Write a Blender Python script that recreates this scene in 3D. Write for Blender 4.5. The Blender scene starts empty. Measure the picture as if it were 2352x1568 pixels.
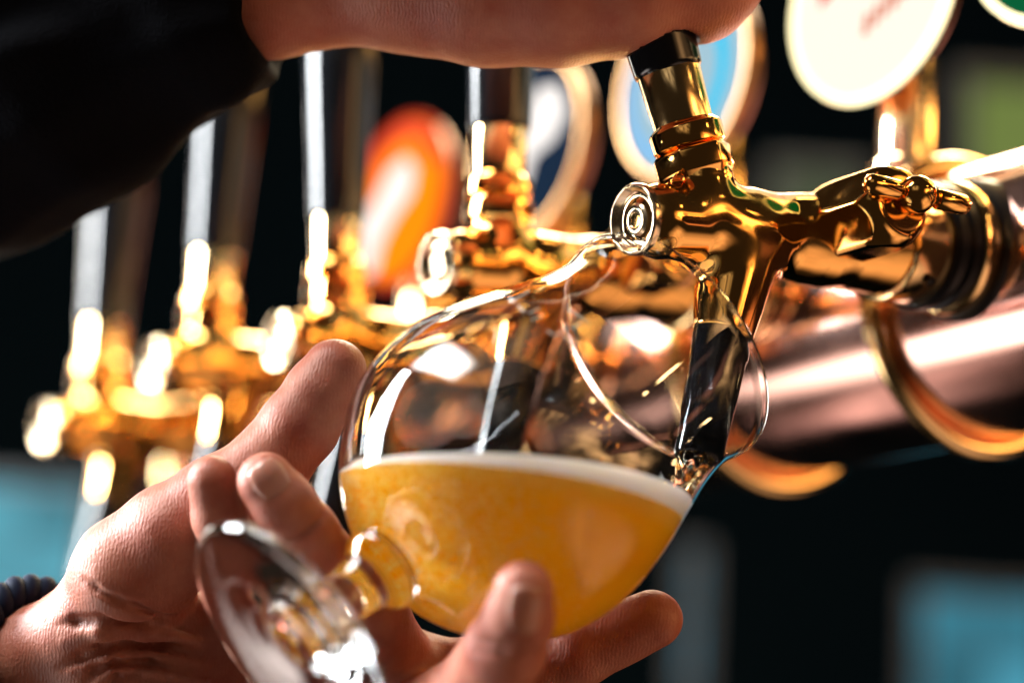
import bpy, bmesh, math, random
import numpy as np
from mathutils import Vector, Matrix

random.seed(4); rng = np.random.default_rng(4)
sc = bpy.context.scene
COL = sc.collection

# ------------------------------------------------------------------ camera
# pixel coordinates below are those of the photograph shown 2352 px wide; lengths in cm
FOV = math.radians(26.0); PITCH = math.radians(14.3); ROLL = math.radians(3.5)
F = 1176 / math.tan(FOV / 2)
CAM = np.array([0.0, 0.0, 130.0])
FWD = np.array([0, math.cos(PITCH), math.sin(PITCH)])
_r0 = np.array([1.0, 0, 0]); _u0 = np.array([0, -math.sin(PITCH), math.cos(PITCH)])
RIGHT = math.cos(ROLL) * _r0 + math.sin(ROLL) * _u0
UP = -math.sin(ROLL) * _r0 + math.cos(ROLL) * _u0
def P(u, v, d):
    return CAM + (u - 1176) / F * d * RIGHT + (784 - v) / F * d * UP + d * FWD
def pix(X):
    X = np.asarray(X, float) - CAM; d = X @ FWD
    return np.stack([1176 + F * (X @ RIGHT) / d, 784 - F * (X @ UP) / d, d], -1)

cd = bpy.data.cameras.new('camera'); cam = bpy.data.objects.new('camera', cd); COL.objects.link(cam)
M = Matrix.Identity(4)
for i in range(3):
    M[i][0] = RIGHT[i]; M[i][1] = UP[i]; M[i][2] = -FWD[i]; M[i][3] = CAM[i] * 0.01
cam.matrix_world = M
cd.sensor_width = 36; cd.lens = 18 / math.tan(FOV / 2)
cd.clip_start = 0.02; cd.clip_end = 50
cd.dof.use_dof = True; cd.dof.focus_distance = 0.736; cd.dof.aperture_fstop = 2.9
cd.dof.aperture_blades = 0
sc.camera = cam

# ------------------------------------------------------------------ world, lamps, exposure
w = bpy.data.worlds.new('World'); sc.world = w; w.use_nodes = True
w.node_tree.nodes['Background'].inputs[0].default_value = (1.0, 0.72, 0.5, 1)
w.node_tree.nodes['Background'].inputs[1].default_value = 0.016
def area(name, loc, target, sx, sy, radiance, color, spread=180, soft=True, mottle=(.25, 1.7)):
    l = bpy.data.lights.new(name, 'AREA'); o = bpy.data.objects.new(name, l); COL.objects.link(o)
    l.shape = 'RECTANGLE'; l.size = sx; l.size_y = sy; l.color = color
    l.energy = radiance * sx * sy * math.pi; l.spread = math.radians(spread)
    o.location = Vector(loc) * 0.01
    o.rotation_euler = (Vector(target) - Vector(loc)).to_track_quat('-Z', 'Y').to_euler()
    if soft:      # mottled glow fading at the edges, so reflections look less like softboxes
        l.use_nodes = True; nt = l.node_tree; em = nt.nodes['Emission']
        g = nt.nodes.new('ShaderNodeNewGeometry'); sp = nt.nodes.new('ShaderNodeSeparateXYZ'); nt.links.new(g.outputs['Parametric'], sp.inputs[0])
        prod = None
        for ax in ('X', 'Y'):
            a = nt.nodes.new('ShaderNodeMath'); a.operation = 'PINGPONG'; a.inputs[1].default_value = .5; nt.links.new(sp.outputs[ax], a.inputs[0])
            b = nt.nodes.new('ShaderNodeMapRange'); b.interpolation_type = 'SMOOTHSTEP'; b.inputs['From Max'].default_value = .34; nt.links.new(a.outputs[0], b.inputs['Value'])
            if prod is None: prod = b.outputs[0]
            else:
                c = nt.nodes.new('ShaderNodeMath'); c.operation = 'MULTIPLY'; nt.links.new(prod, c.inputs[0]); nt.links.new(b.outputs[0], c.inputs[1]); prod = c.outputs[0]
        no = nt.nodes.new('ShaderNodeTexNoise'); no.inputs['Scale'].default_value = 5; nt.links.new(g.outputs['Parametric'], no.inputs['Vector'])
        mr = nt.nodes.new('ShaderNodeMapRange'); mr.inputs['From Min'].default_value = .35; mr.inputs['From Max'].default_value = .65; mr.inputs['To Min'].default_value = mottle[0]; mr.inputs['To Max'].default_value = mottle[1]
        nt.links.new(no.outputs[0], mr.inputs['Value'])
        d = nt.nodes.new('ShaderNodeMath'); d.operation = 'MULTIPLY'; nt.links.new(prod, d.inputs[0]); nt.links.new(mr.outputs[0], d.inputs[1]); nt.links.new(d.outputs[0], em.inputs['Strength'])
    return o
FOC = P(1250, 800, 73)
def around(az, el, dist):       # azimuth from straight away (+y), positive to the left
    a = math.radians(az); e = math.radians(el)
    return FOC + dist * np.array([-math.sin(a) * math.cos(e), math.cos(a) * math.cos(e), math.sin(e)])
area('window_lamp', around(77, 18, 210), FOC, 0.58, 1.4, 78, (0.93, 0.97, 1.0), soft=False)
area('beer_fill_lamp', around(106, 52, 220), FOC, 1.8, 1.1, 30, (1.0, 0.97, 0.93), mottle=(.95, 1.05))  # unseen lamp added high at front left to brighten the beer
area('beer_back_lamp', around(27, 8, 240), FOC, .7, .9, 11, (1.0, 0.94, 0.85), soft=False)  # unseen back light added behind left to make the beer glow
area('neon_lamp', around(-26, 12, 240), FOC, .35, .9, 6, (1.0, 0.36, 0.25), mottle=(.8, 1.2))
area('counter_lamp', around(82, -36, 190), FOC, 1.9, .85, 5.0, (1.0, 0.88, 0.82), mottle=(.9, 1.1))
area('ceiling_lamp', around(-8, 40, 230), FOC, 1.9, 0.8, 40, (1.0, 0.84, 0.58))
area('amber_strip_lamp', around(-48, 46, 200), FOC, 1.9, 0.42, 17, (1.0, 0.58, 0.16))
area('amber_strip_lamp', around(-66, 26, 200), FOC, 1.3, 0.22, 14, (1.0, 0.48, 0.12))  # extra amber lamp added to vary the reflections in the gold
area('counter_lamp', around(-98, -42, 200), FOC, 3.6, 1.9, .8, (1.0, 0.62, 0.44), mottle=(.8, 1.2))
area('gold_fill_lamp', around(-112, 10, 220), FOC, 3.4, 1.1, 4.4, (1.0, 0.52, 0.20), mottle=(.15, 1.6))  # unseen amber fill added to lift the dark front of the gold taps
area('floor_lamp', around(33, -44, 200), FOC, 1.4, .16, 1.3, (1.0, 0.72, 0.66), mottle=(.9, 1.1))
area('front_fill_lamp', around(160, 22, 260), FOC, 2.2, 1.6, .3, (1.0, 0.86, 0.72))  # weak front fill added behind the camera
for az_, el_, ra_, en_ in ((-75, 14, 5, 2.2), (-88, 30, 4, 1.6), (-38, 60, 5, 2.0), (-120, 35, 4, 1.6), (-64, 4, 3, .9)):  # small warm lamps added at the right for sparkle in reflections
    bl = bpy.data.lights.new('sparkle_lamp', 'POINT'); bl.energy = en_; bl.shadow_soft_size = ra_ * .01; bl.color = (1.0, .62, .25)
    bo = bpy.data.objects.new('sparkle_lamp', bl); COL.objects.link(bo); bo.location = Vector(around(az_, el_, 170)) * .01
vs = sc.view_settings
vs.view_transform = 'Standard'; vs.look = 'None'; vs.exposure = 0.35; vs.gamma = 1; vs.use_curve_mapping = False
sc.cycles.use_denoising = True
sc.cycles.max_bounces = 24; sc.cycles.transmission_bounces = 16; sc.cycles.glossy_bounces = 8
sc.cycles.diffuse_bounces = 12; sc.cycles.transparent_max_bounces = 16
sc.cycles.sample_clamp_indirect = 40
sc.cycles.blur_glossy = 0.3

# ------------------------------------------------------------------ materials
def mat(name, color=(.8, .8, .8), rough=.5, metal=0, **kw):
    m = bpy.data.materials.new(name); m.use_nodes = True
    b = m.node_tree.nodes['Principled BSDF']
    b.inputs['Base Color'].default_value = (*color, 1); b.inputs['Roughness'].default_value = rough
    b.inputs['Metallic'].default_value = metal
    for k, v in kw.items():
        b.inputs[k.replace('_', ' ')].default_value = v
    return m
def nd(m, t, **kw):
    n = m.node_tree.nodes.new(t)
    for k, v in kw.items():
        if hasattr(n, k): setattr(n, k, v)
        else: n.inputs[k.replace('_', ' ')].default_value = v
    return n
def lk(m, a, b): m.node_tree.links.new(a, b)
def bsdf(m): return m.node_tree.nodes['Principled BSDF']
def smudge(m, lo, hi, scale, detail=4):
    """uneven polish: roughness driven by object-space noise"""
    tc = nd(m, 'ShaderNodeTexCoord'); n = nd(m, 'ShaderNodeTexNoise', Scale=scale, Detail=detail)
    r = nd(m, 'ShaderNodeMapRange', From_Min=.35, From_Max=.7, To_Min=lo, To_Max=hi)
    lk(m, tc.outputs['Object'], n.inputs['Vector']); lk(m, n.outputs['Fac'], r.inputs['Value'])
    lk(m, r.outputs['Result'], bsdf(m).inputs['Roughness'])
    return tc, n
GOLD = mat('polished_gold', (1.0, 0.54, 0.15), .07, 1); smudge(GOLD, .04, .16, 60)
BRASS = mat('brushed_brass', (0.93, 0.66, 0.31), .14, 1); smudge(BRASS, .08, .24, 90)
CHROME = mat('bright_cap_metal', (0.92, 0.72, 0.46), .1, 1); smudge(CHROME, .12, .26, 80)
COPPER = mat('polished_copper', (0.95, 0.56, 0.46), .12, 1); smudge(COPPER, .07, .2, 14)
BLACK = mat('gloss_black_plastic', (0.006, 0.007, 0.009), .12, 0, Coat_Weight=.08, Coat_Roughness=.05, Specular_IOR_Level=.34)
smudge(BLACK, .06, .2, 40)
RUBBER = mat('black_rubber', (0.007, 0.007, 0.009), .38, 0, Specular_IOR_Level=.3)
CLOTH = mat('black_cloth', (0.0022, 0.0026, 0.004), .95, 0, Specular_IOR_Level=.05)
_ct = nd(CLOTH, 'ShaderNodeTexCoord'); _cw = nd(CLOTH, 'ShaderNodeTexNoise', Scale=600, Detail=3); _cb = nd(CLOTH, 'ShaderNodeBump', Strength=.6, Distance=.0006)
lk(CLOTH, _ct.outputs['Object'], _cw.inputs['Vector']); lk(CLOTH, _cw.outputs['Fac'], _cb.inputs['Height']); lk(CLOTH, _cb.outputs['Normal'], bsdf(CLOTH).inputs['Normal'])
CORD = mat('navy_cord', (0.003, 0.008, 0.026), .7, 0, Specular_IOR_Level=.15)
FOAM = mat('beer_foam', (0.98, 0.98, 0.98), .6, 0, Subsurface_Weight=1.0, Subsurface_Scale=.012)
bsdf(FOAM).inputs['Subsurface Radius'].default_value = (1, .9, .7)
_ft = nd(FOAM, 'ShaderNodeBsdfTranslucent'); _ft.inputs['Color'].default_value = (.98, .98, .98, 1); _fm = nd(FOAM, 'ShaderNodeMixShader'); _fm.inputs[0].default_value = .5
lk(FOAM, bsdf(FOAM).outputs[0], _fm.inputs[1]); lk(FOAM, _ft.outputs[0], _fm.inputs[2]); lk(FOAM, _fm.outputs[0], FOAM.node_tree.nodes['Material Output'].inputs[0])

def skin(name, base, bump=.6):
    m = mat(name, base, .5, 0, Subsurface_Weight=.22, Subsurface_Scale=.007, Specular_IOR_Level=.35)
    bsdf(m).inputs['Subsurface Radius'].default_value = (1.0, .32, .18)
    tc = nd(m, 'ShaderNodeTexCoord')
    # blood and pallor: broad blotches and fine freckling
    n1 = nd(m, 'ShaderNodeTexNoise', Scale=42, Detail=8, Roughness=.65)
    r1 = nd(m, 'ShaderNodeMapRange', From_Min=.3, From_Max=.7)
    cr = nd(m, 'ShaderNodeMix', data_type='RGBA')
    cr.inputs['A'].default_value = (base[0] * .80, base[1] * .52, base[2] * .50, 1)
    cr.inputs['B'].default_value = (min(1, base[0] * 1.15), base[1] * 1.25, base[2] * 1.25, 1)
    lk(m, tc.outputs['Object'], n1.inputs['Vector']); lk(m, n1.outputs['Fac'], r1.inputs['Value']); lk(m, r1.outputs[0], cr.inputs['Factor'])
    lk(m, cr.outputs['Result'], bsdf(m).inputs['Base Color'])
    # skin relief: papillary lines, cell pattern, shallow wrinkles
    wv = nd(m, 'ShaderNodeTexWave', Scale=260, Distortion=7, Detail=2); wv.inputs['Detail Scale'].default_value = .8
    vo = nd(m, 'ShaderNodeTexVoronoi', Scale=520); vo.feature = 'DISTANCE_TO_EDGE'
    wr = nd(m, 'ShaderNodeTexNoise', Scale=150, Detail=5, Roughness=.6, Distortion=1.2)
    prev = None
    for src, st, di in ((wv.outputs['Fac'], bump * .35, .0004), (vo.outputs['Distance'], bump * .9, .0005), (wr.outputs['Fac'], bump * .8, .0009)):
        b1 = nd(m, 'ShaderNodeBump', Strength=st, Distance=di); lk(m, src, b1.inputs['Height'])
        if prev: lk(m, prev, b1.inputs['Normal'])
        prev = b1.outputs['Normal']
    for t in (wv, vo, wr): lk(m, tc.outputs['Object'], t.inputs['Vector'])
    lk(m, prev, bsdf(m).inputs['Normal'])
    return m
SKIN = skin('skin', (0.35, 0.125, 0.078), .38)
NAIL = mat('fingernail', (0.40, 0.175, 0.125), .28, 0, Subsurface_Weight=.3, Subsurface_Scale=.004)

def glass_mat(name, clear):
    """clear glass; 'clear' is the share that lets light straight through where the wall is seen face on"""
    m = bpy.data.materials.new(name); m.use_nodes = True; nt = m.node_tree; nt.nodes.clear()
    out = nd(m, 'ShaderNodeOutputMaterial'); g = nd(m, 'ShaderNodeBsdfGlass', IOR=1.48, Roughness=0.0)
    g.inputs['Color'].default_value = (0.985, 0.99, 0.99, 1)
    if clear:
        t = nd(m, 'ShaderNodeBsdfTransparent'); t.inputs['Color'].default_value = (.97, .975, .975, 1)
        gl = nd(m, 'ShaderNodeBsdfGlossy', Roughness=.01); fr = nd(m, 'ShaderNodeFresnel', IOR=1.48)
        thin = nd(m, 'ShaderNodeMixShader'); lk(m, fr.outputs[0], thin.inputs[0]); lk(m, t.outputs[0], thin.inputs[1]); lk(m, gl.outputs[0], thin.inputs[2])
        lw = nd(m, 'ShaderNodeLayerWeight', Blend=.5)
        mr = nd(m, 'ShaderNodeMapRange', From_Min=.45, From_Max=.9, To_Min=1 - clear, To_Max=1)
        mx = nd(m, 'ShaderNodeMixShader')
        lk(m, lw.outputs['Facing'], mr.inputs['Value']); lk(m, mr.outputs[0], mx.inputs[0])
        lk(m, thin.outputs[0], mx.inputs[1]); lk(m, g.outputs[0], mx.inputs[2]); lk(m, mx.outputs[0], out.inputs[0])
    else:
        lk(m, g.outputs[0], out.inputs[0])
    return m
GLASS = glass_mat('solid_glass', 0)
BOWLGLASS = GLASS

def beer_mat():
    m = mat('amber_beer', (0.80, 0.38, 0.035), .25, 0, Subsurface_Weight=1.0, Subsurface_Scale=.05, Specular_IOR_Level=.3)
    b = bsdf(m); b.inputs['Subsurface Radius'].default_value = (1.0, .7, .25)
    tc = nd(m, 'ShaderNodeTexCoord')
    n = nd(m, 'ShaderNodeTexNoise', Scale=950, Detail=4, Roughness=.6)
    n2 = nd(m, 'ShaderNodeTexNoise', Scale=26, Detail=3)
    sep = nd(m, 'ShaderNodeSeparateXYZ')
    lk(m, tc.outputs['Object'], sep.inputs[0]); lk(m, tc.outputs['Object'], n.inputs['Vector']); lk(m, tc.outputs['Object'], n2.inputs['Vector'])
    # suspended yeast and bubbles: dense where the stream stirs the left of the bowl
    gx = nd(m, 'ShaderNodeMapRange', From_Min=-.055, From_Max=.02, To_Min=1, To_Max=0)
    lk(m, sep.outputs['X'], gx.inputs['Value'])
    ramp = nd(m, 'ShaderNodeMapRange', From_Min=.40, From_Max=.58, To_Min=-1.2, To_Max=1.3); ramp.clamp = False; lk(m, n.outputs['Fac'], ramp.inputs['Value'])
    mul = nd(m, 'ShaderNodeMath', operation='MULTIPLY'); lk(m, gx.outputs[0], mul.inputs[0]); lk(m, ramp.outputs[0], mul.inputs[1])
    mx = nd(m, 'ShaderNodeMix', data_type='RGBA', clamp_factor=False); mx.inputs['A'].default_value = (1.0, 0.61, 0.03, 1); mx.inputs['B'].default_value = (1.0, 0.84, 0.42, 1)
    lk(m, mul.outputs[0], mx.inputs['Factor'])
    mx2 = nd(m, 'ShaderNodeMix', data_type='RGBA'); mx2.inputs['B'].default_value = (1.0, 0.70, 0.06, 1)
    r2 = nd(m, 'ShaderNodeMapRange', From_Min=.4, From_Max=.7, To_Min=0, To_Max=.6); lk(m, n2.outputs['Fac'], r2.inputs['Value'])
    lk(m, r2.outputs[0], mx2.inputs['Factor']); lk(m, mx.outputs['Result'], mx2.inputs['A'])
    hz = nd(m, 'ShaderNodeMath', operation='MULTIPLY_ADD'); lk(m, sep.outputs['X'], hz.inputs[0]); hz.inputs[1].default_value = .06; lk(m, sep.outputs['Z'], hz.inputs[2])
    hr = nd(m, 'ShaderNodeMapRange', From_Min=-.0105, From_Max=-.0036, To_Min=0, To_Max=.5); lk(m, hz.outputs[0], hr.inputs['Value'])
    mx3 = nd(m, 'ShaderNodeMix', data_type='RGBA'); mx3.inputs['B'].default_value = (1.0, .86, .55, 1); lk(m, hr.outputs[0], mx3.inputs['Factor']); lk(m, mx2.outputs['Result'], mx3.inputs['A']); mx2 = mx3
    lk(m, mx2.outputs['Result'], b.inputs['Base Color'])
    tr = nd(m, 'ShaderNodeBsdfTranslucent'); ms = nd(m, 'ShaderNodeMixShader'); ms.inputs[0].default_value = .95
    lk(m, mx2.outputs['Result'], tr.inputs['Color']); out = m.node_tree.nodes['Material Output']
    lk(m, b.outputs[0], ms.inputs[1]); lk(m, tr.outputs[0], ms.inputs[2]); lk(m, ms.outputs[0], out.inputs[0])
    return m
BEER = beer_mat()
def emit(name, color, strength, emissive_only=True):
    m = mat(name, (.001, .001, .001), .6, 0, Specular_IOR_Level=.0); b = bsdf(m)
    b.inputs['Emission Color'].default_value = (*color, 1); b.inputs['Emission Strength'].default_value = strength
    return m

# ------------------------------------------------------------------ mesh helpers (cm in, metres out)
def empty(name, loc=(0, 0, 0), label=None, cat=None, group=None, mtx=None):
    o = bpy.data.objects.new(name, None); COL.objects.link(o); o.empty_display_size = .01
    if mtx is not None: o.matrix_world = mtx
    else: o.location = Vector(loc) * .01
    tag(o, label, cat, group)
    return o
def tag(o, label=None, cat=None, group=None, kind=None):
    for k, v in (('label', label), ('category', cat), ('group', group), ('kind', kind)):
        if v: o[k] = v
    return o
def mesh(name, verts, faces, m, parent=None, origin=(0, 0, 0), smooth=True, angle=None):
    me = bpy.data.meshes.new(name)
    v = (np.asarray(verts, float) - np.asarray(origin, float)) * .01
    me.from_pydata(v.tolist(), [], [list(map(int, f)) for f in faces])
    if smooth:
        me.polygons.foreach_set('use_smooth', [True] * len(me.polygons))
        if angle: me.set_sharp_from_angle(angle=math.radians(angle))
    me.materials.append(m)
    o = bpy.data.objects.new(name, me); COL.objects.link(o)
    if parent is not None: o.parent = parent
    else: o.location = Vector(origin) * .01
    return o
def frame(ax):
    a = np.asarray(ax, float); a = a / np.linalg.norm(a)
    h = np.array([0, 0, 1.0]) if abs(a[2]) < .9 else np.array([1.0, 0, 0])
    e1 = np.cross(h, a); e1 /= np.linalg.norm(e1); e2 = np.cross(a, e1)
    return a, e1, e2
def lathe(profile, base=(0, 0, 0), axis=(0, 0, 1), n=64, close=False, ex=1.0):
    """profile: (s along axis, radius) rows; radius 0 makes a pole"""
    a, e1, e2 = frame(axis); V = []; Fc = []; rings = []
    for s, r in profile:
        c = np.asarray(base, float) + s * a
        if r <= 1e-6:
            rings.append([len(V)]); V.append(c)
        else:
            i0 = len(V)
            for k in range(n):
                t = 2 * math.pi * k / n
                V.append(c + r * (math.cos(t) * e1 * ex + math.sin(t) * e2))
            rings.append(list(range(i0, i0 + n)))
    pairs = list(zip(rings[:-1], rings[1:])) + ([(rings[-1], rings[0])] if close else [])
    for A, B in pairs:
        if len(A) == 1 and len(B) == 1: continue
        for k in range(n):
            k2 = (k + 1) % n
            if len(A) == 1: Fc.append((A[0], B[k2], B[k]))
            elif len(B) == 1: Fc.append((A[k], A[k2], B[0]))
            else: Fc.append((A[k], A[k2], B[k2], B[k]))
    return V, Fc
def smooth_profile(pts, n=60):
    """Catmull-Rom through profile points"""
    p = np.asarray(pts, float); q = np.vstack([2 * p[0] - p[1], p, 2 * p[-1] - p[-2]]); out = []
    seg = len(p) - 1; per = max(2, n // seg)
    for i in range(seg):
        a, b, c, d = q[i:i + 4]
        for t in np.linspace(0, 1, per, endpoint=False):
            out.append(.5 * (2 * b + (c - a) * t + (2 * a - 5 * b + 4 * c - d) * t * t + (3 * b - a - 3 * c + d) * t ** 3))
    out.append(p[-1]); return np.array(out)
def tube(path, radius, n=16, cap=True):
    path = np.asarray(path, float); V = []; Fc = []; N = len(path)
    rad = np.broadcast_to(radius, (N,))
    tang = np.gradient(path, axis=0); tang /= np.linalg.norm(tang, axis=1)[:, None]
    _, e1, _ = frame(tang[0])
    for i in range(N):
        e1 = e1 - (e1 @ tang[i]) * tang[i]; e1 /= np.linalg.norm(e1); e2 = np.cross(tang[i], e1)
        for k in range(n):
            t = 2 * math.pi * k / n; V.append(path[i] + rad[i] * (math.cos(t) * e1 + math.sin(t) * e2))
    for i in range(N - 1):
        for k in range(n):
            k2 = (k + 1) % n; Fc.append((i * n + k, i * n + k2, (i + 1) * n + k2, (i + 1) * n + k))
    if cap:
        Fc.append(tuple(reversed(range(n)))); Fc.append(tuple(range((N - 1) * n, N * n)))
    return V, Fc
def box(c, ex, ey, ez, X=(1, 0, 0), Y=(0, 1, 0), Z=(0, 0, 1)):
    c, X, Y, Z = (np.asarray(q, float) for q in (c, X, Y, Z))
    V = [c + sx * ex / 2 * X + sy * ey / 2 * Y + sz * ez / 2 * Z for sz in (-1, 1) for sx, sy in ((-1, -1), (1, -1), (1, 1), (-1, 1))]
    return V, [(3, 2, 1, 0), (4, 5, 6, 7), (0, 1, 5, 4), (1, 2, 6, 5), (2, 3, 7, 6), (3, 0, 4, 7)]
def merge(*parts):
    V = []; Fc = []
    for v, f in parts:
        o = len(V); V += list(v); Fc += [tuple(i + o for i in q) for q in f]
    return V, Fc

# ---- signed-distance sculpting: blended round cones -> one continuous surface
def rcone(p, a, b, ra, rb):
    a = np.asarray(a, np.float32); b = np.asarray(b, np.float32)
    ba = b - a; t = np.clip(((p - a) @ ba) / max(float(ba @ ba), 1e-9), 0, 1)
    return np.linalg.norm(p - a - t[:, None] * ba, axis=1) - (ra + (rb - ra) * t)
def smin(a, b, k):
    h = np.clip(.5 + .5 * (b - a) / k, 0, 1); return b + (a - b) * h - k * h * (1 - h)
def smax(a, b, k): return -smin(-a, -b, k)
def sculpt(fn, lo, hi, h):
    lo = np.asarray(lo, float); hi = np.asarray(hi, float); B = 6
    nb = np.ceil((hi - lo) / (h * B)).astype(int)
    ax = [lo[i] + (np.arange(nb[i]) + .5) * h * B for i in range(3)]
    G = np.stack(np.meshgrid(*ax, indexing='ij'), -1).reshape(-1, 3).astype(np.float32)
    Dc = np.concatenate([fn(g) for g in np.array_split(G, max(1, len(G) // 200000))]).reshape(nb)
    D = np.repeat(np.repeat(np.repeat(Dc, B, 0), B, 1), B, 2).astype(np.float32)
    act = np.argwhere(np.abs(Dc) < h * B * 1.35)
    off = np.stack(np.meshgrid(*[np.arange(B)] * 3, indexing='ij'), -1).reshape(-1, 3)
    for ch in np.array_split(act, max(1, len(act) // 1200)):
        idx = (ch[:, None, :] * B + off[None]).reshape(-1, 3)
        D[idx[:, 0], idx[:, 1], idx[:, 2]] = fn((lo + (idx + .5) * h).astype(np.float32))
    S = D < 0; nx, ny, nz = D.shape
    cnt = np.zeros((nx - 1, ny - 1, nz - 1), np.int8)
    for a in (0, 1):
        for b in (0, 1):
            for c in (0, 1): cnt += S[a:nx - 1 + a, b:ny - 1 + b, c:nz - 1 + c]
    cells = np.argwhere((cnt > 0) & (cnt < 8))
    vid = -np.ones(cnt.shape, np.int64); vid[tuple(cells.T)] = np.arange(len(cells))
    acc = np.zeros((len(cells), 3)); num = np.zeros(len(cells))
    cor = [(a, b, c) for a in (0, 1) for b in (0, 1) for c in (0, 1)]
    for i in cor:
        for ax_ in range(3):
            if i[ax_]: continue
            j = list(i); j[ax_] = 1
            d0 = D[tuple((cells + i).T)]; d1 = D[tuple((cells + j).T)]
            m = (d0 < 0) != (d1 < 0); t = np.where(m, d0 / np.where(m, d0 - d1, 1), 0)
            p = np.array(i, float)[None] + t[:, None] * (np.array(j) - np.array(i))[None]
            acc[m] += p[m]; num[m] += 1
    V = lo + (cells + acc / num[:, None] + .5) * h
    Fc = []
    for ax_ in range(3):
        sl0 = [slice(None)] * 3; sl1 = [slice(None)] * 3; sl0[ax_] = slice(0, -1); sl1[ax_] = slice(1, None)
        E = np.argwhere(S[tuple(sl0)] != S[tuple(sl1)])
        o1, o2 = [(1, 2), (2, 0), (0, 1)][ax_]
        E = E[(E[:, o1] > 0) & (E[:, o2] > 0) & (E[:, o1] < D.shape[o1] - 1) & (E[:, o2] < D.shape[o2] - 1)]
        neg = S[tuple(E.T)]
        def g(a, b):
            q = E.copy(); q[:, o1] -= a; q[:, o2] -= b; return vid[tuple(q.T)]
        Q = np.stack([g(1, 1), g(0, 1), g(0, 0), g(1, 0)], 1)
        Q[~neg] = Q[~neg][:, ::-1]; Fc.append(Q[(Q >= 0).all(1)])
    Fc = np.concatenate(Fc)
    for _ in range(3):
        p = V.astype(np.float32); e = h * .35; d = fn(p); g = np.zeros((len(p), 3))
        for k in range(3):
            s = np.zeros(3, np.float32); s[k] = e
            g[:, k] = (fn(p + s) - fn(p - s)) / (2 * e)
        g2 = np.maximum((g * g).sum(1), .25)
        V = V - np.clip(d / g2, -h * .5, h * .5)[:, None] * g
    return V, Fc

# ------------------------------------------------------------------ layout of the bar
AL = math.radians(56)
RAILDIR = np.array([-math.cos(AL), math.sin(AL), 0]); INW = np.array([math.sin(AL), math.cos(AL), 0]); Z = np.array([0, 0, 1.0])
CAP1 = P(1455, 505, 72.8); SP = 12.0
TILT = math.radians(9.2)
RAIL0 = CAP1 + 20.6 * (math.cos(TILT) * INW + math.sin(TILT) * Z) - Z * 1.25      # rail axis beside the first tap
RR = 5.35

# back of the room
wall = mesh('wall', *box(np.array([0, 330, 130.]), 900, 6, 520), mat('dark_wall', (0.0008, 0.0016, 0.0019), .95, 0, Specular_IOR_Level=.0), smooth=False); tag(wall, kind='structure')
def panel(name, u0, v0, u1, v1, d, col, st, label, cat):
    c = P((u0 + u1) / 2, (v0 + v1) / 2, d); s = d / F
    e = empty(name, c, label, cat)
    W, H = (u1 - u0) * s, (v1 - v0) * s
    nx = max(1, round(W / 8)); nz = max(1, round(H / 8)); g_ = .8
    for ix in range(nx):
        for iz in range(nz):
            x_, z_ = (ix + .5) / nx - .5, (iz + .5) / nz - .5
            k_ = rng.uniform(.45, 1.15) * (1.0 if nx * nz == 1 else 1.25 - 1.1 * (abs(x_) ** 2 + abs(z_) ** 2) * 2)  # made-up panes, dimmer towards the edges, imitate a soft blurred glow
            mesh('lit_pane', *box(c + np.array([x_ * W, 0, z_ * H]), W / nx - g_, .6, H / nz - g_), emit(name + '_light', col, max(.1, st * k_)), e, c, smooth=False)
    mesh('mullion_back', *box(c + np.array([0, .5, 0]), W, .3, H), mat('mullion_black', (.004, .006, .007), .6), e, c, smooth=False)
    fr = merge(*[box(c + np.array([sx * (W / 2 + .7), 0, 0]), 1.4, 1.6, H + 2.8) for sx in (-1, 1)],
               *[box(c + np.array([0, 0, sz * (H / 2 + .7)]), W, 1.6, 1.4) for sz in (-1, 1)])
    mesh('frame', *fr, mat('frame_black', (.01, .012, .014), .5), e, c, smooth=False)
panel('window', -90, 1120, 190, 1480, 300, (.10, .38, .48), .9, 'blurred teal window low behind the leftmost tap', 'window')
panel('window', 2110, 1370, 2560, 1800, 300, (.06, .28, .38), .7, 'blurred teal window in the lower right corner', 'window')
panel('window', 1572, 1270, 1598, 1720, 290, (.03, .14, .20), .8, 'narrow dim teal window right of the lifted finger', 'window')
panel('wall_screen', 2230, 190, 2480, 420, 240, (.36, .48, .12), .6, 'pale green lit panel above the copper rail at right', 'panel')
panel('wall_screen', 1790, 400, 1960, 520, 290, (.10, .14, .07), .5, 'dim olive lit panel behind the nearest tap', 'panel')

# copper rail with its clamp rings
r0 = RAIL0 - RAILDIR * 40; rl = 40 + SP * 6.2
rail = empty('beer_rail', RAIL0, 'thick polished copper rail carrying the row of golden taps', 'rail')
mesh('rail_tube', *lathe([(0, 0), (0, RR - .3), (.3, RR), (rl - .3, RR), (rl, RR - .3), (rl, 0)], r0, RAILDIR, 96), COPPER, rail, RAIL0, angle=40)
for k in range(-1, 6):
    c = RAIL0 + RAILDIR * (SP * k); a, e1, e2 = frame(RAILDIR)
    t = np.linspace(0, 2 * math.pi, 97)[:-1]
    ringp = [(0.42 * math.cos(x), RR + .38 + .42 * math.sin(x)) for x in np.linspace(0, 2 * math.pi, 17)[:-1]]
    mesh('clamp_ring', *lathe(ringp, c + RAILDIR * 4.3, RAILDIR, 96, close=True), BRASS, rail, RAIL0)

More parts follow.
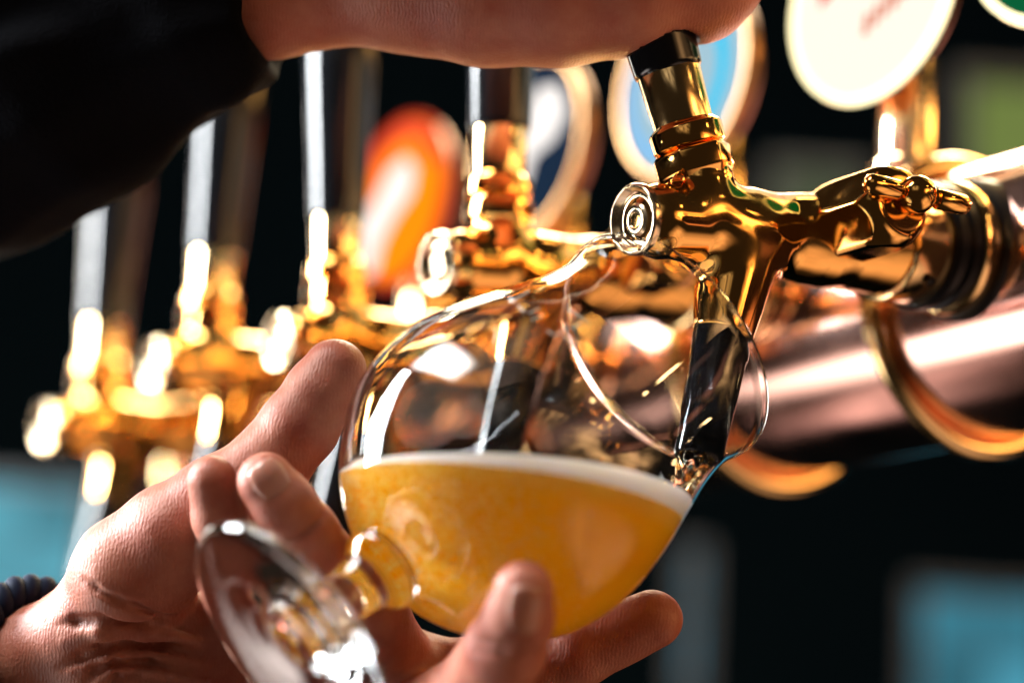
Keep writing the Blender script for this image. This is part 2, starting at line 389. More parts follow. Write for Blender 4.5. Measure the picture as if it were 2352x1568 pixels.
# ------------------------------------------------------------------ beer taps (built once in local axes: +x towards the rail, z up)
def tap_body(p):
    d = rcone(p, (1.2, 0, 0), (3.6, 0, 0), 1.30, 1.28)
    d = smin(d, rcone(p, (3.4, 0, 0), (9.5, 0, 0), 1.30, 1.36), .35)
    d = smin(d, rcone(p, (7.6, 0, -.25), (11.6, 0, -.05), 1.35, 2.05), .7)
    d = smin(d, rcone(p, (5.6, 0, -.35), (8.2, 0, -.35), 1.15, 1.45), .4)
    d = smin(d, rcone(p, (2.95, 0, .7), (2.98, 0, 1.45), 1.3, 1.18), .5)          # neck boss
    d = smin(d, rcone(p, (4.62, 0, -.4), (3.27, 0, -4.0), 1.55, 1.0), .75)         # spout root
    front = np.abs(p[:, 0] - 5.65) - 5.6
    d = smax(d, front, .28)
    d = smax(d, p[:, 2] - 2.0, .1)
    ax = np.array([4.62 - 3.27, 0, -.4 + 4.0]); ax /= np.linalg.norm(ax)
    cut = -((p - np.array([3.36, 0, -3.75])) @ ax.astype(np.float32))
    return smax(d, cut, .06)
VB = sculpt(tap_body, (-.6, -2.6, -5), (12, 2.6, 2.6), .075)
def comp_body(p):
    """flow-control boss: cylinder towards the customer, milled flats, domed end"""
    d = rcone(p, (0, 0, 0), (0, -1.7, .1), 1.42, 1.5)
    for ang in (25, 85, 145):
        a = math.radians(ang); n = np.array([math.cos(a), 0, math.sin(a)], np.float32)
        d = smax(d, np.abs(p @ n) - 1.27, .05)
    d = smin(d, rcone(p, (0, -1.2, .1), (0, -2.0, .15), 1.18, 1.0), .12)
    return smax(d, -p[:, 1] - 2.75, .15)
VC = sculpt(comp_body, (-2, -3.6, -2), (2, 1.4, 2), .075)
CX = 8.5                                   # where the flow control sits along the tap
SAX = np.array([3.27 - 4.62, 0, -3.6]); SAX /= np.linalg.norm(SAX)
STIP0 = np.array([3.36, 0, -3.72])
def make_tap(handle_deg, side_deg, label, loc_cap, swing, lift):
    X = math.cos(TILT) * INW + math.sin(TILT) * Z
    Y = RAILDIR; Zl = np.cross(X, Y)
    m = Matrix.Identity(4)
    for i in range(3): m[i][0] = X[i]; m[i][1] = Y[i]; m[i][2] = Zl[i]; m[i][3] = loc_cap[i] * .01
    e = empty('beer_tap', label=label, cat='beer tap', group='golden taps in a row along the rail', mtx=m)
    return e, m
shared = {}
def part(name, V, Fc, m, parent, angle=None, smooth=True):
    key = name + str(len(V)) + str(np.round(np.sum(np.asarray(V)), 3))
    if key in shared:
        o = bpy.data.objects.new(name, shared[key]); COL.objects.link(o); o.parent = parent
    else:
        o = mesh(name, V, Fc, m, parent, angle=angle, smooth=smooth); shared[key] = o.data
    return o
def build_tap(e, hdeg, hside):
    b = part('tap_body', *VB, GOLD, e)
    # front cap with bright ring and screw
    cap = part('front_cap', *lathe([(.2, 1.22), (.02, 1.22), (-.06, 1.19), (-.085, 1.15), (-.085, 1.09), (-.06, 1.06), (.12, 1.0), (.2, .86), (.16, .62), (.06, .52), (.035, .46), (.03, .28), (.06, .24), (.3, .22), (.3, 0)], (0, 0, 0), (1, 0, 0), 64), CHROME, e, angle=50)
    # rear shank
    part('shank_ring', *lathe([(11.0, 1.6), (11.0, 2.0), (11.1, 2.12), (12.75, 2.16), (12.85, 2.1), (12.85, 1.5)], (0, 0, -.1), (1, 0, 0), 72), BRASS, e, angle=40)
    hole = part('set_screw', *lathe([(0, 0), (0, .17), (.08, .2)], (12.0, -1.45, -1.75), (0, -.62, -.78), 20), RUBBER, e)
    part('rubber_gasket', *lathe([(12.8, 1.5), (12.8, 2.2), (12.95, 2.34), (13.3, 2.34), (13.4, 2.2), (13.5, 2.2), (13.6, 2.36), (14.0, 2.36), (14.1, 2.2), (14.1, 1.5)], (0, 0, -.1), (1, 0, 0), 72), RUBBER, e, angle=40)
    part('lock_ring', *lathe([(14.05, 1.5), (14.05, 2.4), (14.15, 2.48), (14.85, 2.48), (14.95, 2.4), (14.95, 1.5)], (0, 0, -.1), (1, 0, 0), 72), BRASS, e, angle=40)
    part('mount_flange', *lathe([(14.9, 1.5), (14.9, 2.55), (15.05, 2.65), (17.2, 2.7), (17.2, 0)], (0, 0, -.15), (1, 0, 0), 72), RUBBER, e, angle=40)
    # flow control
    fc = mesh_child('flow_control', VC, GOLD, e, (CX, -1.0, .2))
    part_at('ball', lathe([(-.62, 0)] + [(-.62 * math.cos(t), .62 * math.sin(t)) for t in np.linspace(.15, math.pi - .25, 20)] + [(.6, .16), (.5, .13), (.4, 0)], (0, 0, 0), (.3, -1, -.05), 40), GOLD, fc, (0.2, -3.2, .25))
    T = np.array([1.0, -.15, -.16]); T /= np.linalg.norm(T)
    for s in (-1, 1):
        pr = [(0, .17), (.68, .17), (.72, .2), (.74, .3), (.8, .34), (1.75, .34), (1.92, .27), (2.0, .12), (2.02, 0)]
        part_at('lever_pin', lathe(pr, (0, 0, 0), s * T, 28), GOLD, fc, (0.2, -3.2, .25), angle=40)
    # nozzle: hollow black tube, its lower end cut and slightly narrowed
    noz = [(-.55, .97), (0, .99), (.1, 1.0), (4.35, .78), (4.45, .72), (4.42, .64), (3.9, .6), (.2, .62)]
    part('nozzle', *lathe(noz, STIP0, SAX, 56), BLACK, e, angle=50)
    # handle stem: hex nut, collar, ferrule and black lever tilt about the neck
    a = math.radians(hdeg); s_ = math.radians(hside)
    ax = np.array([math.sin(a), math.sin(s_), math.cos(a)]); ax /= np.linalg.norm(ax)
    piv = np.array([2.93, 0, 1.75])
    _, e1, e2 = frame(ax)
    nutV, nutF = lathe([(-.25, .0), (-.25, 1.15), (.0, 1.30), (.1, 1.36), (.78, 1.36), (.9, 1.22), (.94, .9), (.9, 0)], piv, ax, 6)
    bm = bmesh.new(); vv = [bm.verts.new(v) for v in nutV]
    for f in nutF: bm.faces.new([vv[i] for i in f])
    bmesh.ops.bevel(bm, geom=bm.edges[:], offset=.07, segments=2, affect='EDGES', profile=.5)
    bm.verts.ensure_lookup_table(); nv = [np.array(v.co) for v in bm.verts]; nf = [tuple(v.index for v in f.verts) for f in bm.faces]; bm.free()
    part('hex_nut', nv, nf, GOLD, e, angle=30)
    part('collar', *lathe([(.9, .6), (.92, 1.14), (.98, 1.24), (1.55, 1.27), (1.64, 1.22), (1.8, 1.03), (1.8, .5)], piv, ax, 64), GOLD, e, angle=35)
    part('ferrule', *lathe([(1.7, .5), (1.7, 1.0), (1.78, 1.02), (3.6, 1.10), (3.68, 1.06), (3.68, .5)], piv, ax, 64), BRASS, e, angle=35)
    L = 14.0
    part('handle', *lathe([(3.6, .5), (3.6, 1.12), (3.66, 1.17), (3.8, 1.19), (6, 1.28), (10, 1.5), (L - .8, 1.62), (L - .3, 1.5), (L, 1.1), (L + .1, 0)], piv, ax, 64), BLACK, e, angle=40)
    return piv, ax
def mesh_child(name, VF, m, parent, off):
    if name in shared:
        o = bpy.data.objects.new(name, shared[name]); COL.objects.link(o); o.parent = parent
    else:
        o = mesh(name, VF[0], VF[1], m, parent); shared[name] = o.data
    o.location = Vector(off) * .01
    if name == 'flow_control': o.scale = (1.06, 1.06, 1.06)
    return o
def part_at(name, VF, m, parent, off, angle=None):
    o = part(name, VF[0], VF[1], m, parent, angle=angle); o.location = Vector(off) * .01; return o

TAPL = ['nearest golden tap, its handle pulled and its black nozzle in the glass', 'second golden tap, just left of the pouring one',
        'middle golden tap, between the orange badge and the raised thumb', 'second golden tap from the left end of the row', 'leftmost and most blurred golden tap, above the wrist']
tapinfo = []
capobs = [(1455, 505), (1030, 580), (665, 765), (355, 820), (75, 960)]
for k in range(5):
    cap = CAP1 + RAILDIR * SP * k
    lift = [0, 1.0, .1, 1.1, -.1][k]
    e, m = make_tap(0, 0, TAPL[k], cap + Z * lift, 0, 0)
    hd, hs = (-11.5, 3) if k == 0 else ([5, 4, 8, 8][k - 1], -2)
    tapinfo.append((build_tap(e, hd, hs), m))

# ------------------------------------------------------------------ badges on posts
def medallion(k, col_face, label, h, off0, R, yaw=0, post=True, extra=None, st=1.0):
    off = off0 + 1.6
    base = RAIL0 + RAILDIR * SP * k
    nrm = -INW * math.cos(yaw) + RAILDIR * math.sin(yaw) * -1
    nrm = nrm / np.linalg.norm(nrm); c = base + Z * h - INW * off
    e = empty('tap_badge', base + Z * RR, label, 'tap badge', 'round lit badges on posts above the rail'); o = base + Z * RR
    mesh('badge_back', *lathe([(-1.6, 0), (-1.6, R * .55), (-1.2, R * .8), (-.3, R * 1.0), (.1, R * 1.03), (.1, R * .9)], c, nrm, 72), mat('badge_bronze', (.32, .16, .08), .3, 1), e, o, angle=50)
    mesh('badge_rim', *lathe([(.05, R * 1.03), (.35, R * 1.02), (.45, R * .985), (.35, R * .95), (.05, R * .94)], c, nrm, 72), extra.get('rim', BRONZE), e, o)
    mesh('badge_face', *lathe([(.3, R * .945), (.36, R * .5), (.38, 0)], c, nrm, 72), col_face, e, o)
    z0 = RR - .3; z1 = h - R * .55
    mesh('post', *lathe([(z0 - .4, 0), (z0 - .4, 1.5), (z0 + .6, 1.45), (z0 + .8, 1.15), (z1, 1.15), (z1 + .4, .9), (z1 + .4, 0)], base - INW * 2.2, Z, 40), CHROME if extra.get('chrome') else BRASS, e, o, angle=40)
    return e, c, nrm, o
BR = 4.6
BRONZE = mat('dark_bronze', (.38, .21, .09), .35, 1)
WH = emit('lit_rim', (1, .86, .48), 2.2)
def decal(e, c, nrm, o, name, outline, m, z=.42):
    """thin raised print on a badge face; outline in badge radii, x to the right, y up"""
    X = np.cross(Z, nrm); X /= np.linalg.norm(X); Y = np.cross(nrm, X)
    pts = [c + nrm * z + BR * (x * X + y * Y) for x, y in outline]; b = [p - nrm * .06 for p in pts]; n = len(pts)
    mesh(name, pts + b, [tuple(range(n)), tuple(reversed(range(n, 2 * n)))] + [(i, i + n, (i + 1) % n + n, (i + 1) % n) for i in range(n)], m, e, o, smooth=False)
def arc(r, a0, a1, n=16): return [(r * math.cos(math.radians(a)), r * math.sin(math.radians(a))) for a in np.linspace(a0, a1, n)]
WHITE_INK = emit('lit_white_print', (1, .93, .88), .95)
B = medallion(3.5, emit('orange_face', (1.0, .20, .0), 1.25), 'orange and white badge with red top, left of the second tap', 12.1, 2.5, BR, extra={'rim': emit('red_rim', (.9, .06, .02), .7)})
decal(*B, 'red_arch', arc(.92, 20, 165) + arc(.74, 165, 20), emit('lit_red_print', (1, .09, .03), .9))
decal(*B, 'white_swash', [(-.72, -.75), (-.8, -.1), (-.5, .1), (-.2, .42), (.15, .5), (.35, .3), (.3, .02), (-.05, -.2), (-.3, -.45), (-.42, -.8)], WHITE_INK)
B = medallion(2.5, emit('navy_face', (.01, .03, .07), .6), 'dark navy and white badge just right of the second tap handle', 12.1, 2.5, BR, extra={})
decal(*B, 'white_crest', [(-.2, -.1), (-.12, .35), (.2, .62), (.55, .55), (.72, .2), (.5, -.05), (.15, -.15), (-.1, -.75), (-.3, -.7)], WHITE_INK)
B = medallion(1.5, emit('blue_face', (.50, .76, .90), .6), 'pale blue and white badge behind the pulled tap handle', 12.3, 2.5, BR, extra={})
decal(*B, 'cyan_band', arc(.72, -75, 60) + arc(.58, 60, -75), emit('lit_cyan_print', (.0, .55, .85), .9))
decal(*B, 'white_band', arc(.5, 80, 260) + arc(.2, 260, 80), WHITE_INK)
decal(*B, 'blue_band', arc(.86, 130, 250) + arc(.74, 250, 130), emit('lit_blue_print', (.2, .5, .85), .9))
B = medallion(.5, emit('cream_face', (1, .91, .76), .9), 'glowing cream badge with faint red script, upper right', 12.7, 2.5, BR, extra={'rim': WH, 'chrome': 1})
RED_INK = emit('lit_faded_red_print', (.9, .3, .2), .7)
for x, y in ((-.02, -.34), (.1, -.29), (.22, -.24), (.34, -.2), (.45, -.14)):
    decal(*B, 'script_stroke', [(x - .04, y - .07), (x + .03, y - .09), (x + .055, y + .1), (x - .01, y + .12)], RED_INK)
decal(*B, 'red_star_point', [(-.62, .02), (-.45, .1), (-.6, .2)], emit('lit_red_mark', (1, .05, .04), .8))
medallion(-.34, emit('green_face', (0, .22, .07), .4), 'green badge with bright rim cut by the top right corner', 13.0, 2.5, BR, extra={'rim': WH})

# ------------------------------------------------------------------ glass
FOOT = P(655, 1478, 65.4); RIM = P(1525, 800, 75.0)
GA = RIM - FOOT; GL = np.linalg.norm(GA); GA = GA / GL
print('glass length', GL)
glass = empty('beer_glass', FOOT, 'tilted stemmed glass half full of amber beer, held in the hand', 'glass')
q = GL / 16.4
foot_o = smooth_profile([(.12, 0), (.1, .5), (.25, 1.1), (.12, 1.7), (.02, 2.6), (0, 3.7), (.05, 3.98), (.2, 4.08), (.36, 4.0), (.46, 3.6), (.62, 2.4), (.95, 1.4), (1.5, .92)], 72)
stem_o = smooth_profile([(1.5, .92), (2.1, .82), (2.7, .85), (3.2, 1.02), (3.5, 1.28), (3.75, 1.38), (3.95, 1.3), (4.1, 1.22)], 40)
bowl_o = smooth_profile([(4.1, 1.22), (4.3, 1.6), (4.65, 2.5), (5.2, 3.4), (6.0, 4.25), (7.1, 5.08), (8.3, 5.45), (9.5, 5.5), (11, 5.25), (12.4, 4.83), (13.8, 4.44), (15.0, 4.25), (15.9, 4.30), (16.2, 4.40), (16.34, 4.43)], 220)
_t = np.gradient(bowl_o, axis=0); _t /= np.linalg.norm(_t, axis=1)[:, None]
_in = bowl_o + .12 * np.stack([_t[:, 1], -_t[:, 0]], 1) * np.array([1, 1]); _in = _in[_in[:, 0] > 5.15]
bowl_i = np.vstack([smooth_profile([(4.75, 0), (4.78, .9), (4.9, 2.0), _in[0]], 30)[:-1], _in])
_w = np.linspace(0, math.pi, 14)[1:-1]; _mid = (bowl_o[-1] + _in[-1]) / 2; _hw = (bowl_o[-1] - _in[-1]) / 2
lip = [tuple(_mid + _hw * math.cos(a_) + np.array([.075, .02]) * math.sin(a_)) for a_ in _w]
sc_ = lambda prof: [(s * q, r) for s, r in prof]
mesh('foot', *lathe(sc_(foot_o), FOOT, GA, 96), GLASS, glass, FOOT)
mesh('stem', *lathe(sc_(stem_o), FOOT, GA, 96), GLASS, glass, FOOT)
mesh('bowl', *lathe(sc_(list(bowl_o) + lip + list(bowl_i[::-1])), FOOT, GA, 224), BOWLGLASS, glass, FOOT)

# worn white lettering etched on the near wall of the bowl
ETCH = bpy.data.materials.new('etched_white'); ETCH.use_nodes = True
_t = nd(ETCH, 'ShaderNodeBsdfTransparent'); _x = nd(ETCH, 'ShaderNodeMixShader'); _x.inputs[0].default_value = .45
bsdf(ETCH).inputs['Base Color'].default_value = (.8, .76, .72, 1); bsdf(ETCH).inputs['Roughness'].default_value = .8
lk(ETCH, _t.outputs[0], _x.inputs[1]); lk(ETCH, bsdf(ETCH).outputs[0], _x.inputs[2]); lk(ETCH, _x.outputs[0], ETCH.node_tree.nodes['Material Output'].inputs[0])
def bowl_sdf(p):
    s_ = (p - FOOT) @ GA; r_ = np.linalg.norm(p - FOOT - s_[:, None] * GA, axis=1)
    return (r_ - np.interp(s_ / q, bowl_o[:, 0], bowl_o[:, 1])) * .8
def march(fn, u, v, d0, d1):
    d = np.full(len(u), float(d0)); pts = None
    for _ in range(110):
        pts = np.array([P(a, b, c) for a, b, c in zip(u, v, d)]); d = np.minimum(d + fn(pts) * .8, d1)
    return pts
for pl in ([(1304, 708), (1353, 742)], [(1296, 748), (1302, 756), (1273, 770), (1258, 760)], [(1296, 771), (1331, 791)], [(1334, 741), (1314, 754)],
           [(1215, 720), (1238, 708)], [(1222, 735), (1248, 722)], [(1180, 690), (1215, 668)], [(1190, 702), (1204, 716)]):
    pl = np.array(pl, float); t_ = np.linspace(0, len(pl) - 1, 6 * (len(pl) - 1) + 1)
    uu = np.interp(t_, range(len(pl)), pl[:, 0]); vv = np.interp(t_, range(len(pl)), pl[:, 1])
    h_ = march(bowl_sdf, uu, vv, 60, 80); to_ = CAM - h_; to_ /= np.linalg.norm(to_, axis=1)[:, None]
    mesh('etched_stroke', *tube(h_ + to_ * .005, .024, 6), ETCH, glass, FOOT)

# ------------------------------------------------------------------ beer: the inside of the bowl cut by a level plane
LEVEL = P(1180, 1125, 71)[2]
def inner_solid(shrink):
    prof = [(s * q + (.02 if i == 0 else 0), max(0, r - shrink)) for i, (s, r) in enumerate(bowl_i)]
    prof[-1] = (prof[-1][0], prof[-1][1])
    return lathe(prof + [(GL, 0)], FOOT, GA, 128)
def cut_solid(VF, planes):
    bm = bmesh.new(); vv = [bm.verts.new(v) for v in VF[0]]
    for f in VF[1]:
        try: bm.faces.new([vv[i] for i in f])
        except ValueError: pass
    for co, no in planes:
        r = bmesh.ops.bisect_plane(bm, geom=bm.verts[:] + bm.edges[:] + bm.faces[:], plane_co=co, plane_no=no, clear_outer=True)
        ed = [g for g in r['geom_cut'] if isinstance(g, bmesh.types.BMEdge)]
        bmesh.ops.contextual_create(bm, geom=ed)
    bmesh.ops.triangulate(bm, faces=[f for f in bm.faces if len(f.verts) > 4])
    bm.normal_update(); bm.verts.index_update()
    V = [np.array(v.co) for v in bm.verts]; Fc = [tuple(v.index for v in f.verts) for f in bm.faces]; bm.free(); return V, Fc
SURF = P(1180, 1085, 71); SURF[2] = LEVEL
foam_n = np.array([.06, -.01, 1.0])
foam_co = SURF - Z * .36
beer = empty('beer', SURF, 'cloudy amber beer with a white foam edge filling the tilted glass', 'beer')
mesh('liquid', *cut_solid(inner_solid(-.045), [(foam_co, foam_n)]), BEER, beer, SURF, angle=40)
mesh('foam', *cut_solid(inner_solid(-.04), [(SURF, Z), (foam_co + foam_n * .003, -foam_n)]), FOAM, beer, SURF, angle=40)

# fine bubbles clinging to the wall
_a, _g1, _g2 = frame(GA); bV = []; bF = []
ico = bmesh.new(); bmesh.ops.create_icosphere(ico, subdivisions=1, radius=1); icv = np.array([v.co[:] for v in ico.verts]); icf = [tuple(v.index for v in f.verts) for f in ico.faces]; ico.free()
while len(bV) < 900 * len(icv):
    s_ = rng.uniform(5.0, 11.0); th = rng.uniform(0, 2 * math.pi)
    n_ = math.cos(th) * _g1 + math.sin(th) * _g2
    r_ = np.interp(s_, bowl_i[:, 0], bowl_i[:, 1]) + .045
    c_ = FOOT + GA * s_ * q + n_ * r_; px_ = pix(c_)
    if c_[2] > LEVEL - .7 or n_ @ FWD > .2 or rng.uniform() < (px_[0] - 760) / 620: continue
    b_ = len(bV); bV += list(c_ + icv * rng.uniform(.018, .05)); bF += [tuple(i + b_ for i in f) for f in icf]
bub = mesh('bubbles', bV, bF, mat('bubble_skin', (1.0, .80, .42), .3), beer, SURF); tag(bub, kind='stuff')

# beer running out of the nozzle, down the glass wall
STREAM = glass_mat('running_beer', 0); g_ = [n for n in STREAM.node_tree.nodes if n.type == 'BSDF_GLASS'][0]
g_.inputs['IOR'].default_value = 1.33; g_.inputs['Color'].default_value = (1.0, .93, .78, 1)
_m = np.array(tapinfo[0][1]); tip = _m[:3, :3] @ (STIP0 + SAX * 4.3) + _m[:3, 3] * 100
sax = _m[:3, :3] @ SAX
_s = (tip - FOOT) @ GA; print('tip pix', pix(tip), 's', _s / q, 'r', np.linalg.norm(tip - FOOT - _s * GA))
def on_wall(s_, toward, shrink):
    r_ = np.interp(s_, bowl_i[:, 0], bowl_i[:, 1]) - shrink
    c_ = FOOT + GA * s_ * q; n_ = toward - c_; n_ = n_ - (n_ @ GA) * GA; n_ /= np.linalg.norm(n_); return c_ + n_ * r_
tip2 = tip + sax * 1.6
w_end = np.array([tip2[0], tip2[1], LEVEL - .2])
def stream_sdf(p):
    d = rcone(p, tip, tip + sax * .9, .58, .5)
    d = smin(d, rcone(p, tip + sax * .7, w_end, .5, .62), .3)
    rid = .05 * np.sin(p @ np.array([9.0, 4.0, 3.0], np.float32)) + .045 * np.sin(p @ np.array([-5.0, 8.0, 7.0], np.float32)) + .03 * np.sin(p @ np.array([13.0, -9.0, 5.0], np.float32))
    s_ = (p - FOOT.astype(np.float32)) @ GA.astype(np.float32); r_ = np.linalg.norm(p - FOOT.astype(np.float32) - s_[:, None] * GA.astype(np.float32), axis=1)
    return smax(d + rid, r_ - np.interp(s_ / q, bowl_i[:, 0], bowl_i[:, 1]).astype(np.float32) + .05, .08)
lo_ = np.minimum(tip, w_end) - 1.3; hi_ = np.maximum(tip, w_end) + 1.3
mesh('stream', *sculpt(stream_sdf, lo_, hi_, .06), STREAM, beer, SURF)

# ------------------------------------------------------------------ person: left hand holding the glass, right arm on the handle
def chain(spec):
    out = []
    for row in spec:
        u, v, d, r = row; out.append((P(u, v, d), r * d / F))
    return out
def hand_sdf(groups, kk=.55, post=None):
    gs = [(chain(g), k) for g, k in groups]
    def fn(p):
        D = None
        for g, k in gs:
            d = None
            for (a, ra), (b, rb) in zip(g[:-1], g[1:]):
                x = rcone(p, a, b, ra, rb); d = x if d is None else smin(d, x, .25)
            D = d if D is None else smin(D, d, k)
        return post(p, D) if post else D
    allp = np.array([c for g, _ in gs for c, _ in g]); rr = max(r for g, _ in gs for _, r in g) + .8
    return fn, allp.min(0) - rr, allp.max(0) + rr
left = [
    ([(-330, 1640, 84, 140), (-90, 1570, 79, 130), (80, 1515, 76, 122), (230, 1450, 75, 120)], .6),         # wrist
    ([(200, 1430, 75, 95), (300, 1320, 74, 138), (400, 1235, 73.6, 128), (500, 1160, 73.4, 108)], .8),            # ball of the thumb
    ([(500, 1160, 73.4, 104), (620, 1065, 73.4, 92), (690, 975, 73.4, 90), (735, 905, 73.6, 82), (768, 852, 73.8, 74)], .5),  # thumb
    ([(230, 1500, 75.5, 110), (520, 1490, 76, 140), (800, 1500, 76, 130), (950, 1560, 75.5, 110)], 1.0),          # palm
    ([(260, 1570, 75, 110), (520, 1640, 75, 150), (800, 1660, 75, 150), (1000, 1650, 74, 120)], .9),
    ([(950, 1560, 75.3, 92), (1180, 1545, 74.8, 88), (1330, 1495, 74.2, 80), (1500, 1422, 73.8, 68)], .5),         # finger under the bowl
    ([(980, 1660, 73, 105), (1090, 1590, 69.5, 98), (1160, 1490, 66.8, 93), (1188, 1420, 66.0, 82), (1203, 1356, 65.6, 71)], .5),           # finger in front of the bowl
    ([(930, 1560, 75, 95), (860, 1430, 73.0, 84), (770, 1315, 71.6, 77), (700, 1225, 70.7, 77), (650, 1155, 70.3, 72), (612, 1106, 70.2, 68)], .4),
    ([(760, 1600, 75, 95), (640, 1440, 73.2, 78), (550, 1300, 72, 66), (505, 1190, 71.3, 62), (487, 1103, 71.0, 57)], .35),
]
base_fn, llo, lhi = hand_sdf(left)
def ray_hit(fn, u, v, d0=58, d1=84):
    """where the view ray through a photo point first meets a sculpted surface"""
    d = np.full(len(u), float(d0)); pts = None
    for _ in range(90):
        pts = np.array([P(a, b, c) for a, b, c in zip(u, v, d)]); f = fn(pts.astype(np.float32)); d = np.minimum(d + np.maximum(f, -.2) * .85, d1)
    return pts
# palm folds: swollen ridges first, then the creases between them
RIDGE = [([(150, 1470), (232, 1448), (330, 1450), (470, 1478)], .34), ([(165, 1535), (250, 1505), (330, 1498), (470, 1530)], .32),
         ([(205, 1580), (262, 1540), (360, 1535), (480, 1565)], .26)]
CREASE = [([(120, 1436), (170, 1428), (232, 1422), (363, 1432), (520, 1455)], .17), ([(125, 1540), (182, 1510), (232, 1488), (286, 1474), (363, 1478), (520, 1505)], .15),
          ([(185, 1585), (216, 1540), (263, 1519), (340, 1522), (470, 1548)], .11), ([(240, 1590), (266, 1552), (320, 1545)], .08),
          ([(1092, 1470), (1150, 1482), (1215, 1470)], .045), ([(1088, 1494), (1150, 1504), (1220, 1492)], .04), ([(655, 1250), (705, 1215), (742, 1180)], .04),
          ([(185, 1332), (216, 1350), (266, 1378), (309, 1393), (400, 1416)], .10)]
def seglist(L, sink):
    out = []
    for pl, r in L:
        pl = np.array(pl, float); h = ray_hit(base_fn, pl[:, 0], pl[:, 1])
        away = h - CAM; away /= np.linalg.norm(away, axis=1)[:, None]; ends = np.zeros(len(h)); ends[[0, -1]] = 1; h = h + away * (sink * r - ends * (r * .9 if sink < 0 else 0.0))[:, None]
        n = len(h)
        rr = [r * (.35 if i in (0, n - 1) else 1) for i in range(n)]
        out += [(h[i], h[i + 1], rr[i], rr[i + 1]) for i in range(n - 1)]
    return out
RS = seglist(RIDGE, .55); CS = seglist(CREASE, -.25)
def lfn(p):
    d = base_fn(p); near = np.abs(d) < 1.2
    if near.any():
        x = p[near]; y = d[near]
        for a, b, ra, rb in RS: y = smin(y, rcone(x, a, b, ra, rb), .22)
        for a, b, ra, rb in CS: y = smax(y, -rcone(x, a, b, ra, rb), .22)
        # soft flesh is never quite even
        y = y + .018 * np.sin(x @ np.array([2.1, 1.3, 1.7], np.float32)) * np.sin(x @ np.array([-1.2, 2.2, 1.9], np.float32))
        d = d.copy(); d[near] = y
    return d
person = empty('person', P(100, 900, 80), 'person in a black sleeve pulling the tap and tilting the glass', 'person')
PO = P(100, 900, 80)
mesh('left_hand', *sculpt(lfn, llo, lhi, .085), SKIN, person, PO)

def nail(fn, u, v, ang, hw, hl, lift=.035):
    a = math.radians(ang); N = 14; g = np.linspace(-1, 1, N); X, Y = np.meshgrid(g, g)
    # rounded-rectangle outline: squircle mapping
    sx = X * np.sqrt(1 - Y * Y * .38); sy = Y * np.sqrt(1 - X * X * .30)
    uu = u + hw * sx * math.cos(a) - hl * sy * math.sin(a); vv = v + hw * sx * math.sin(a) + hl * sy * math.cos(a)
    pts = ray_hit(fn, uu.ravel(), vv.ravel()); toward = CAM - pts.mean(0); toward /= np.linalg.norm(toward)
    edge = np.maximum(np.abs(X), np.abs(Y)).ravel() ** 6
    top = pts + toward * (lift * (1 - .9 * edge))[:, None]; bot = pts - toward * .05
    V = list(top) + list(bot); Fc = []; M2 = N * N
    for i in range(N - 1):
        for j in range(N - 1):
            q_ = (i * N + j, i * N + j + 1, (i + 1) * N + j + 1, (i + 1) * N + j); Fc += [q_, tuple(x + M2 for x in reversed(q_))]
    bd = [j for j in range(N)] + [i * N + N - 1 for i in range(1, N)] + [(N - 1) * N + j for j in range(N - 2, -1, -1)] + [i * N for i in range(N - 2, 0, -1)]
    for x, y in zip(bd, bd[1:] + bd[:1]): Fc.append((x, x + M2, y + M2, y))
    mesh('fingernail', V, Fc, NAIL, person, PO)
nail(lfn, 1205, 1398, 4, 40, 56)
nail(lfn, 618, 1098, -36, 42, 44)

# plaited cord round the wrist
wa = P(80, 1515, 76) - P(-90, 1570, 79); wa /= np.linalg.norm(wa)
wb = P(84, 1520, 76.2); _, w1, w2 = frame(wa)
brace = empty('bracelet', wb, 'dark navy plaited cord bracelet round the wrist', 'bracelet')
for st in range(2):
    tt = np.linspace(0, 2 * math.pi, 321); ph = math.pi * st
    rad = 2.42 + .30 * np.cos(13 * tt + ph); al_ = .30 * np.sin(13 * tt + ph)
    path = wb + rad[:, None] * (np.cos(tt)[:, None] * w1 + np.sin(tt)[:, None] * w2) + al_[:, None] * wa
    mesh('cord_strand', *tube(path, .37, 12, cap=False), CORD, brace, wb)

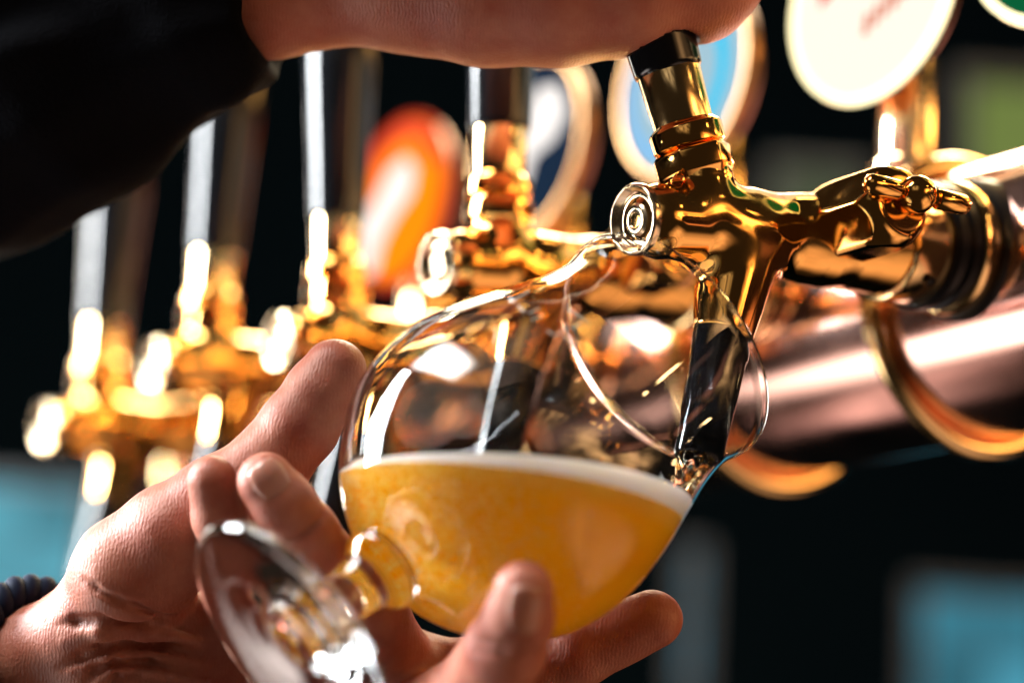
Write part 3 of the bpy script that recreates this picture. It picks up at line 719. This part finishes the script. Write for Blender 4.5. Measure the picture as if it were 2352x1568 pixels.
right = [
    ([(380, 10, 77.5, 150), (620, -35, 77, 168), (800, -70, 76.8, 172), (960, -80, 76.5, 190)], .9),
    ([(960, -80, 76.2, 195), (1120, -60, 75.6, 212), (1280, -60, 75.2, 212), (1430, -75, 75.0, 205), (1540, -110, 75.2, 190)], .9),
    ([(1480, -70, 75.2, 150), (1600, -40, 75.4, 138), (1632, -60, 75.8, 125), (1610, -250, 76.5, 115)], .6),
    ([(1180, -220, 75.8, 190), (1380, -300, 75.6, 185), (1480, -420, 75.8, 150)], .8),                                      # back of the hand
    ([(1430, -170, 77.6, 100), (1590, -185, 78.2, 96), (1690, -190, 76.8, 92), (1660, -185, 74.6, 88), (1560, -180, 73.4, 78)], .22),   # fingers round the handle
    ([(1430, -330, 77.8, 102), (1600, -345, 78.4, 98), (1705, -350, 76.8, 94), (1675, -345, 74.5, 90), (1560, -340, 73.2, 80)], .22),
    ([(1440, -490, 77.8, 100), (1600, -505, 78.2, 95), (1700, -510, 76.6, 92), (1670, -505, 74.4, 88), (1570, -500, 73.3, 78)], .22),
    ([(1300, -330, 74.4, 115), (1420, -520, 73.4, 100), (1520, -640, 73.2, 92), (1600, -690, 73.6, 80)], .5),                # thumb
]
HP, HA = tapinfo[0][0]; HM = np.array(tapinfo[0][1])
hp = HM[:3, :3] @ HP + HM[:3, 3] * 100; ha = HM[:3, :3] @ HA
def carve(p, D):
    return smax(D, -rcone(p, hp + ha * 2, hp + ha * 14.5, 1.2, 1.7), .12)
rfn, rlo, rhi = hand_sdf(right, post=carve)
mesh('right_arm', *sculpt(rfn, rlo, rhi, .13), SKIN, person, PO)
slv = [
    ([(600, -40, 76.9, 205), (470, 15, 77.6, 232), (330, 60, 79, 260), (150, 170, 80, 300), (-60, 260, 82, 330), (-300, 330, 84, 350)], .8),
    ([(200, -150, 80, 300), (-100, -100, 82, 400), (-400, 0, 84, 400)], 1.5),
]
def cuff(p, D):
    n = P(700, -40, 77) - P(500, 0, 77.5); n /= np.linalg.norm(n)
    s = (p - P(604, 80, 77)) @ n.astype(np.float32)
    wr = .12 * np.sin(p[:, 2] * 2.3 + p[:, 1]) + .1 * np.sin(p @ np.array([1.1, .7, -2.0], np.float32))
    return smax(D + wr, s + .12 * np.sin(p[:, 2] * 3.7), .25)
sfn, slo, shi = hand_sdf(slv, post=cuff)
mesh('sleeve', *sculpt(sfn, slo, shi, .25), CLOTH, person, PO)

print('objects', len(bpy.data.objects))
